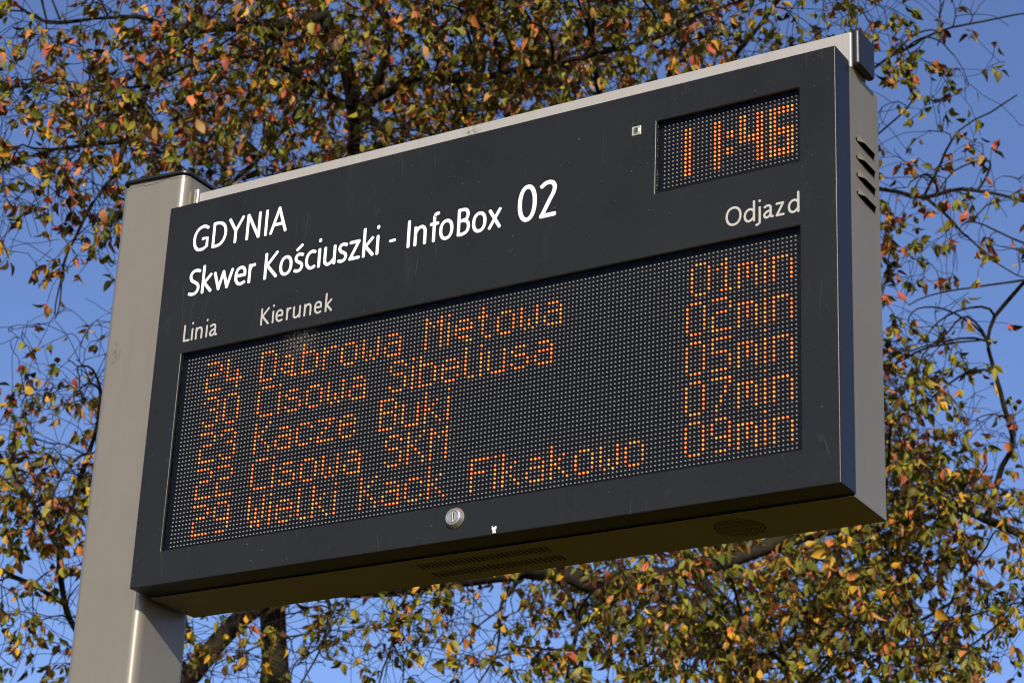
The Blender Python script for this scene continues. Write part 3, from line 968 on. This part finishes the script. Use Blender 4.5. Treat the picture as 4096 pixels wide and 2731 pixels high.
# where the crown carries its sprays: centre, half-axis across, half-axis up, half-depth, sprays, leafiness
CROWN = [
    ((-2.69,4.4,7.52), (1.25,0.73,0.06), (0.16,-0.30,0.55), 1.5, 330, 1),
    ((-1.74,4.9,7.68), (0.89,0.45,0.00), (0.10,-0.23,0.40), 1.3, 120, 1),
    ((-3.47,3.44,6.92), (0.52,0.41,0.07), (0.12,-0.22,0.44), 1, 105, 0.8),
    ((-0.88,5.27,7.78), (0.58,0.26,-0.02), (0.08,-0.17,0.31), 0.8, 30, 0.7),
    ((-0.3,5.79,7.55), (0.44,0.17,-0.02), (0.08,-0.19,0.34), 0.5, 15, 1),
    ((-0.36,6.09,6.97), (0.40,0.15,-0.02), (0.06,-0.12,0.26), 0.5, 20, 0.9),
    ((-0.66,6.15,6.63), (0.18,0.07,-0.01), (0.08,-0.16,0.37), 0.5, 22, 1),
    ((-0.72,6.58,6.15), (0.45,0.17,-0.01), (0.07,-0.15,0.39), 0.8, 72, 0.9),
    ((-0.7,6.85,5.49), (0.57,0.20,-0.01), (0.09,-0.17,0.52), 1.2, 130, 1),
    ((-1.73,6.33,5.03), (0.94,0.41,0.00), (0.06,-0.12,0.43), 1.4, 220, 1),
    ((-3.06,5.37,4.84), (0.66,0.41,0.04), (0.03,-0.08,0.27), 0.9, 110, 0.4),
    ((-4.31,4.08,5.21), (0.27,0.23,0.04), (0.09,-0.21,0.60), 0.8, 80, 0.9),
    ((-3.79,3.76,5.96), (0.21,0.17,0.03), (0.10,-0.19,0.46), 0.6, 26, 0.5),
    ((-3.67,3.16,6.38), (0.22,0.19,0.04), (0.06,-0.12,0.27), 0.5, 18, 0.5),
    ((-4.07,4.77,4.71), (0.41,0.32,0.04), (0.02,-0.07,0.27), 0.6, 70, 0.6),
    ((-2.76,5.81,6.65), (1.55,0.80,0.03), (0.18,-0.36,0.84), 1, 80, 0.6),
    ((-1.11,6.33,4.86), (0.78,0.31,-0.01), (0.05,-0.10,0.35), 1.2, 90, 1),

    ((-2.47,3.94,8.67), (1.70,1.00,0.00), (0.10,-0.20,0.60), 1.8, 200, 0.95),
    ((-0.57,5.19,8.47), (1.00,0.45,0.00), (0.10,-0.20,0.50), 1.2, 60, 0.8),
]
AXIS = np.array((-0.483, 0.783, 0.391))

def catmull(p, step):
    p = [np.array(q, float) for q in p]
    q = [2 * p[0] - p[1]] + p + [2 * p[-1] - p[-2]]
    o = []
    for i in range(1, len(q) - 2):
        a, b, c_, d = q[i - 1:i + 3]
        n = max(2, int(np.linalg.norm(c_ - b) / step))
        for k in range(n):
            t = k / n
            o.append(0.5 * (2 * b + (c_ - a) * t + (2 * a - 5 * b + 4 * c_ - d) * t * t + (3 * b - a - 3 * c_ + d) * t ** 3))
    o.append(q[-2])
    return np.array(o)

def tube(verts, faces, pts, rad, sides):
    pts = np.asarray(pts)
    n = len(pts)
    t = np.gradient(pts, axis=0)
    t /= np.linalg.norm(t, axis=1)[:, None] + 1e-9
    up = np.array((0.31, 0.2, 0.93)) if abs(t[0][2]) < 0.9 else np.array((1.0, 0.1, 0.0))
    base = len(verts)
    u = np.cross(t, up)
    u /= np.linalg.norm(u, axis=1)[:, None] + 1e-9
    w = np.cross(u, t)
    for i in range(n):
        for k in range(sides):
            a = 2 * math.pi * k / sides
            verts.append(pts[i] + rad[i] * (math.cos(a) * u[i] + math.sin(a) * w[i]))
    for i in range(n - 1):
        for k in range(sides):
            j = (k + 1) % sides
            faces.append((base + i * sides + k, base + i * sides + j, base + (i + 1) * sides + j, base + (i + 1) * sides + k))
    faces.append(tuple(base + (n - 1) * sides + k for k in range(sides)))

def mesh_from(name, verts, faces, m, parent, org):
    me = bpy.data.meshes.new(name)
    co = np.asarray(verts) - np.asarray(org)
    me.from_pydata(co.tolist(), [], faces)
    me.polygons.foreach_set("use_smooth", [True] * len(me.polygons))
    me.materials.append(m)
    return link(name, me, None, parent, org)

foot = (-3.97, 5.72, 0.0)
tree = bpy.data.objects.new("autumn_tree", None)
COL.objects.link(tree)
tree.location = foot
WPOS[tree] = Vector(foot)
tree["label"] = "tall tree with orange, yellow and green autumn leaves behind the departure board"
tree["category"] = "tree"

nodes_p, nodes_d, nodes_r = [], [], []
def add_nodes(pts, rad):
    t = np.gradient(pts, axis=0)
    t /= np.linalg.norm(t, axis=1)[:, None] + 1e-9
    nodes_p.extend(pts)
    nodes_d.extend(t)
    nodes_r.extend(rad)

for k, (pts, r0, r1) in enumerate(LIMBS):
    pts = [np.array(p) for p in pts]
    if k == 0:
        pts = [np.array((-3.97, 5.72, -0.1)), np.array((-3.99, 5.74, 1.5)), np.array((-3.94, 5.76, 3.2))] + pts
    elif k == 2:
        pts = [np.array((-4.15, 5.66, -0.1)), np.array((-4.40, 5.46, 1.6)), np.array((-4.46, 5.30, 3.2))] + pts
    c_ = catmull(pts, 0.07)
    n = len(c_)
    wob = np.cumsum(rng.normal(0, 0.0026, (n, 3)), axis=0)
    kn = np.arange(0, n + 4, 4)
    for ax in range(3):
        wob[:, ax] += np.interp(np.arange(n), kn, rng.normal(0, 0.011, len(kn))) * np.minimum(1, np.arange(n) / 6)
    wob -= np.linspace(0, 1, n)[:, None] * wob[-1]
    c_ = c_ + wob
    f = np.linspace(0, 1, n)
    if k in (0, 2):
        rr = np.where(f < 0.4, (0.165 - (0.165 - r0) * f / 0.4), r0 + (r1 - r0) * (f - 0.4) / 0.6)
    else:
        rr = r0 + (r1 - r0) * f ** 0.75
    rr = rr * (1 + 0.07 * np.interp(f * n, np.arange(0, n + 3, 3), rng.normal(0, 1.5, len(np.arange(0, n + 3, 3)))))
    vs, fs = [], []
    tube(vs, fs, c_, rr, 12 if r0 > 0.03 else 8)
    mesh_from("trunk" if k in (0, 2) else "limb", vs, fs, M_BARK, tree, tuple(c_[0]))
    add_nodes(c_, rr)

# sprays reach from the nearest wood to points spread through the crown
goals = []
wood_p, wood_d, wood_r = np.array(nodes_p), np.array(nodes_d), np.array(nodes_r)
boughs = {}
for ci, (c_, ha, hb, dep, cnt, lf) in enumerate(CROWN):
    boughs[ci] = []
    for _ in range(int(cnt * 0.10) + 2):
        v = rng.normal(0, 1, 3)
        v *= (0.35 + 0.65 * rng.random()) / np.linalg.norm(v)
        gp = np.array(c_) + np.array(ha) * v[0] * 1.1 + np.array(hb) * v[1] * 1.1 + AXIS * dep * (v[2] - 0.35)
        dist = np.linalg.norm(wood_p - gp, axis=1) + 0.9 * (wood_r < 0.007)
        i = int(np.argmin(dist + 0.25 * rng.random(len(dist))))
        p, d = wood_p[i], wood_d[i]
        L_ = np.linalg.norm(gp - p)
        if L_ < 0.3:
            continue
        side = rng.normal(0, 1, 3)
        t0 = d * 0.55 + (gp - p) / L_ * 0.6 + side * 0.25 + np.array((0, 0, 0.3))
        t0 /= np.linalg.norm(t0)
        q1, q2 = p + t0 * L_ * 0.4, gp + np.array((0, 0, 0.16)) * L_ + rng.normal(0, 0.10, 3) * L_
        n = max(8, int(L_ / 0.06))
        s = np.linspace(0, 1, n + 1)[:, None]
        pts = (1 - s) ** 3 * p + 3 * (1 - s) ** 2 * s * q1 + 3 * (1 - s) * s * s * q2 + s ** 3 * gp
        kn = np.arange(0, n + 5, 3)
        for ax in range(3):
            pts[:, ax] += np.interp(np.arange(n + 1), kn, rng.normal(0, 0.012, len(kn))) * np.minimum(1, np.arange(n + 1) / 4)
        r0 = min(wood_r[i] * 0.72, 0.0055 + 0.0075 * L_)
        rad = r0 + (0.0034 - r0) * np.linspace(0, 1, n + 1) ** 0.8
        vs, fs = [], []
        tube(vs, fs, pts, rad, 7)
        mesh_from("branch", vs, fs, M_BARK, tree, tuple(pts[0]))
        add_nodes(pts, rad)
        boughs[ci].append(pts)
for ci, (c_, ha, hb, dep, cnt, lf) in enumerate([q for q in CROWN] + [(tuple(np.array(q[0]) + AXIS * 2.3), q[1], q[2], 1.6, q[4] * 0.55, q[5]) for q in CROWN if q[4] >= 80 and q[5] > 0.75]):
    c_, ha, hb = map(np.array, (c_, ha, hb))
    for _ in range(int(cnt * (1.40 if lf > 0.85 else 1.30))):
        v = rng.normal(0, 1, 3)
        v *= rng.random() ** (1 / 3) / np.linalg.norm(v)
        q = c_ + ha * v[0] * 1.15 + hb * v[1] * 1.15 + AXIS * dep * v[2] * 1.15
        if boughs.get(ci) and rng.random() < 0.60:            # most sprays gather along a bough
            bb = boughs[ci][rng.integers(0, len(boughs[ci]))]
            q = bb[int(len(bb) * (0.30 + 0.69 * rng.random()))] + rng.normal(0, 0.15, 3) + np.array((0, 0, -0.06))
        gap = math.sin(q[0] * 7.1 + 1.3 * math.sin(q[2] * 5.3)) + math.sin(q[1] * 6.3 + 2.1) + math.sin(q[2] * 8.7 + q[0] * 3.1)
        if gap < -0.75 and rng.random() < 0.80:                # airy gaps between the boughs
            continue
        goals.append((q, lf))
P0 = np.array(nodes_p)
# long bare shoots that arch through the gaps
for _ in range(520):
    c_, ha, hb, dep, cnt, lf = CROWN[rng.choice(len(CROWN), p=np.array([q[4] ** 0.6 for q in CROWN]) / sum(q[4] ** 0.6 for q in CROWN))]
    v = rng.normal(0, 0.65, 3)
    goals.append((np.array(c_) + np.array(ha) * v[0] + np.array(hb) * v[1] + AXIS * dep * v[2], 0.12))
goals.sort(key=lambda q: np.min(np.linalg.norm(P0 - q[0], axis=1)))
tv, tf = [], []
leaf_at = []                                             # where leaves hang: position, twig direction, leafiness
NP, ND, NR = list(nodes_p), list(nodes_d), list(nodes_r)
arr = np.array(NP)
buf = len(NP)
cap = 60000
A = np.zeros((cap, 3)); A[:buf] = arr
RD = np.zeros(cap); RD[:buf] = NR
DD = np.zeros((cap, 3)); DD[:buf] = np.array(ND)
DOWN = np.array((0, 0, -1.0))
def droopy(p, d, length, r0, r1, droop, jit):
    n = max(4, int(length / 0.045))
    out_ = [p]
    d = d / np.linalg.norm(d)
    for i in range(n):
        d = d + DOWN * droop * (0.3 + i / n) + rng.normal(0, jit, 3)
        d /= np.linalg.norm(d)
        out_.append(out_[-1] + d * length / n)
    return np.array(out_), np.linspace(r0, r1, n + 1)
for gi, (gp, lf) in enumerate(goals):
    dist = np.linalg.norm(A[:buf] - gp, axis=1) + 0.15 * (RD[:buf] < 0.0022)
    i = int(np.argmin(dist))
    p, d = A[i], DD[i]
    L_ = np.linalg.norm(gp - p)
    if L_ < 0.06:
        continue
    side = rng.normal(0, 1, 3)
    side /= np.linalg.norm(side)
    t0 = d * 0.6 + (gp - p) / L_ * 0.5 + side * 0.35 + np.array((0, 0, 0.25))
    t0 /= np.linalg.norm(t0)
    c1 = p + t0 * L_ * 0.4
    c2 = gp + np.array((0, 0, 0.22)) * L_ + rng.normal(0, 0.12, 3) * L_
    n = max(5, int(L_ / 0.05))
    s = np.linspace(0, 1, n + 1)[:, None]
    pts = (1 - s) ** 3 * p + 3 * (1 - s) ** 2 * s * c1 + 3 * (1 - s) * s * s * c2 + s ** 3 * gp
    w = np.cumsum(rng.normal(0, 0.005, (n + 1, 3)), axis=0)
    w -= w[0]
    pts = pts + w
    r0 = min(RD[i] * 0.7, 0.0038 + 0.0060 * L_)
    rad = np.linspace(r0, 0.0024, n + 1)
    tube(tv, tf, pts, rad, 5 if r0 > 0.004 else 4)
    t = np.gradient(pts, axis=0)
    t /= np.linalg.norm(t, axis=1)[:, None] + 1e-9
    m_ = len(pts)
    if buf + m_ < cap:
        A[buf:buf + m_], RD[buf:buf + m_], DD[buf:buf + m_] = pts, rad, t
        buf += m_
    # leaves on the outer part of the spray and on its side twigs
    for q in range(int(m_ * 0.45), m_):
        if rng.random() < 0.20 * lf:
            for _k in range(rng.integers(1, 4)):
                leaf_at.append((pts[q], t[q], gi))
    for _ in range(rng.integers(2, 5)):
        q = int(m_ * (0.25 + 0.72 * rng.random()))
        q = min(q, m_ - 1)
        dd = t[q] * 0.7 + rng.normal(0, 0.6, 3) + np.array((0, 0, 0.15))
        tw, tr_ = droopy(pts[q], dd, 0.10 + 0.26 * rng.random(), min(rad[q] * 0.85, 0.0034), 0.0017, 0.10, 0.13)
        tube(tv, tf, tw, tr_, 3)
        tt = np.gradient(tw, axis=0)
        tt /= np.linalg.norm(tt, axis=1)[:, None] + 1e-9
        for z in range(1, len(tw)):
            if rng.random() < (0.24 if z < len(tw) - 1 else 0.95) * lf:
                for _k in range(rng.integers(1, 4) if z < len(tw) - 1 else rng.integers(3, 6)):
                    leaf_at.append((tw[z], tt[z], gi))
tw_o = mesh_from("twigs", tv, tf, M_TWIG, tree, (-2.5, 5.0, 6.5))
tw_o["kind"] = "stuff"

# one leaf blade: pointed oval, folded along the midrib and curled
ROWS = np.array((0.0, 0.17, 0.28, 0.45, 0.65, 0.85, 1.0))
HALF = np.array((0.045, 0.05, 0.62, 1.0, 0.92, 0.47, 0.0))
LF = []
for r in range(len(ROWS) - 1):
    for c_ in (0, 1):
        LF.append((r * 3 + c_, r * 3 + c_ + 1, (r + 1) * 3 + c_ + 1, (r + 1) * 3 + c_))
def blade(width, fold, curl, twist):
    """points of a leaf of length 1 hanging along -Z from the origin, face towards -Y"""
    th = curl * ROWS
    along = np.cumsum(np.concatenate(([0], np.diff(ROWS) * np.cos(th[1:]))))
    back = np.cumsum(np.concatenate(([0], np.diff(ROWS) * np.sin(th[1:]))))
    v = np.zeros((len(ROWS), 3, 3))
    for c_, s in enumerate((-1, 0, 1)):
        hw = HALF * width * s * (1 + 0.07 * np.sin(np.arange(len(ROWS)) * 2.4 + s))
        rot = twist * ROWS
        v[:, c_, 0] = hw * np.cos(rot) * math.cos(fold)
        v[:, c_, 1] = back + hw * np.sin(rot) - np.abs(hw) * math.sin(fold)
        v[:, c_, 2] = -along
    return v.reshape(-1, 3)

PAL = {'green': (0.078, 0.092, 0.009), 'lime': (0.215, 0.205, 0.022), 'yellow': (0.52, 0.285, 0.022), 'tan': (0.40, 0.205, 0.060),
       'orange': (0.46, 0.150, 0.036), 'red': (0.36, 0.078, 0.040), 'brown': (0.055, 0.026, 0.010)}
KEYS = list(PAL)
BIAS = np.exp(rng.normal(0, 0.75, (len(goals) // 4 + 1, len(PAL))))     # neighbouring sprays turn together
def pick(p, gi):
    low = 1 / (1 + math.exp((p[2] - 5.55) * 4))            # lower boughs keep more green and gold, the upper left is reddest
    left = 1 / (1 + math.exp((p[0] + 2.9) * 3))
    hi = np.array((0.46, 0.23, 0.03, 0.07, 0.07, 0.05, 0.09)) * (1 - left) + np.array((0.38, 0.20, 0.03, 0.12, 0.10, 0.06, 0.11)) * left
    lo = np.array((0.50, 0.20, 0.11, 0.04, 0.03, 0.01, 0.11))
    w = hi * (1 - low) + lo * low
    w = w * BIAS[gi // 4]
    return KEYS[rng.choice(len(KEYS), p=w / w.sum())]

leaves = []
for p, d, gi in leaf_at:
    yaw = rng.random() * 2 * math.pi
    axis = DOWN * (0.55 + 0.5 * rng.random()) + d * 0.40 + rng.normal(0, 0.42, 3)
    axis /= np.linalg.norm(axis)
    x = np.array((math.cos(yaw), math.sin(yaw), 0))
    x -= axis * (x @ axis)
    x /= np.linalg.norm(x)
    z = -axis
    y = np.cross(z, x)
    Rm = np.stack((x, y, z), 1)
    size = float(np.clip(rng.normal(0.066, 0.012), 0.038, 0.098))
    hang = p + rng.normal(0, 0.0025, 3)
    col = np.array(PAL[pick(p, gi)]) * rng.normal(1, 0.14) * (1 + rng.normal(0, 0.06, 3))
    leaves.append((hang, Rm, size, np.clip(col, 0.008, 0.75), rng.integers(0, 12)))

SHAPES = [blade(0.200 + 0.08 * (i % 3) / 2 + 0.02 * (i % 2), 0.30 + 0.55 * ((i * 5) % 12) / 12, 0.15 + 1.0 * ((i * 7) % 12) / 12, -0.5 + 1.0 * ((i * 4) % 11) / 10) for i in range(12)]

def in_view(p):
    q = Vector(p) - CAM
    dz = -(q.dot(cz))
    u, v = q.dot(cx) / dz, q.dot(cy) / dz
    if abs(u) > 0.205 or abs(v) > 0.136:
        return None
    k = (0.054 - CAM.y) / (q.y)                            # hidden by the board or its post?
    h = CAM + q * k
    if -0.10 < h.x < 1.70 and Z0 - 0.60 < h.z < Z0 + 0.52:
        return None
    if -0.34 < h.x < -0.09 and h.z < Z0 + 0.56:
        return None
    return q.length
seen = [(in_view(l[0]), l[2], i) for i, l in enumerate(leaves)]
seen = sorted((d_ / s_, i) for d_, s_, i in seen if d_ is not None)
single = set(i for _, i in seen[:300])
def leaf_mesh(si, col):
    me = bpy.data.meshes.new("leaf")
    me.from_pydata(SHAPES[si].tolist(), [], LF)
    me.polygons.foreach_set("use_smooth", [True] * len(me.polygons))
    a = me.color_attributes.new("Col", 'FLOAT_COLOR', 'POINT')
    a.data.foreach_set("color", np.tile(np.append(col, 1.0), len(me.vertices)).astype(np.float32))
    me.materials.append(M_LEAF)
    return me
cache = {}
for i in single:
    p, Rm, size, col, si = leaves[i]
    key = (int(si), tuple((np.sqrt(col) * 9).astype(int)))
    if key not in cache:
        cache[key] = leaf_mesh(int(si), col)
    o = link("leaf", cache[key], None, tree, tuple(p))
    o.rotation_euler = Matrix(Rm.tolist()).to_euler()
    o.scale = (size,) * 3
rest = [l for i, l in enumerate(leaves) if i not in single]
nv = len(ROWS) * 3
co = np.zeros((len(rest), nv, 3))
cl = np.ones((len(rest), nv, 4), np.float32)
org = np.array((-2.5, 5.0, 6.5))
for k, (p, Rm, size, col, si) in enumerate(rest):
    co[k] = SHAPES[si] * size @ Rm.T + (p - org)
    cl[k, :, :3] = col
fs = (np.array(LF)[None] + (np.arange(len(rest)) * nv)[:, None, None]).reshape(-1, 4)
me = bpy.data.meshes.new("foliage")
me.vertices.add(co.shape[0] * nv)
me.vertices.foreach_set("co", co.reshape(-1))
me.loops.add(fs.size)
me.loops.foreach_set("vertex_index", fs.reshape(-1).astype(np.int32))
me.polygons.add(len(fs))
me.polygons.foreach_set("loop_start", (np.arange(len(fs)) * 4).astype(np.int32))
me.update(calc_edges=True)
me.validate()
me.polygons.foreach_set("use_smooth", [True] * len(me.polygons))
at = me.color_attributes.new("Col", 'FLOAT_COLOR', 'POINT')
at.data.foreach_set("color", cl.reshape(-1))
me.materials.append(M_LEAF)
fo = link("foliage", me, None, tree, tuple(org))
fo["kind"] = "stuff"
print("leaves", len(leaves), "goals", len(goals), "nodes", buf)
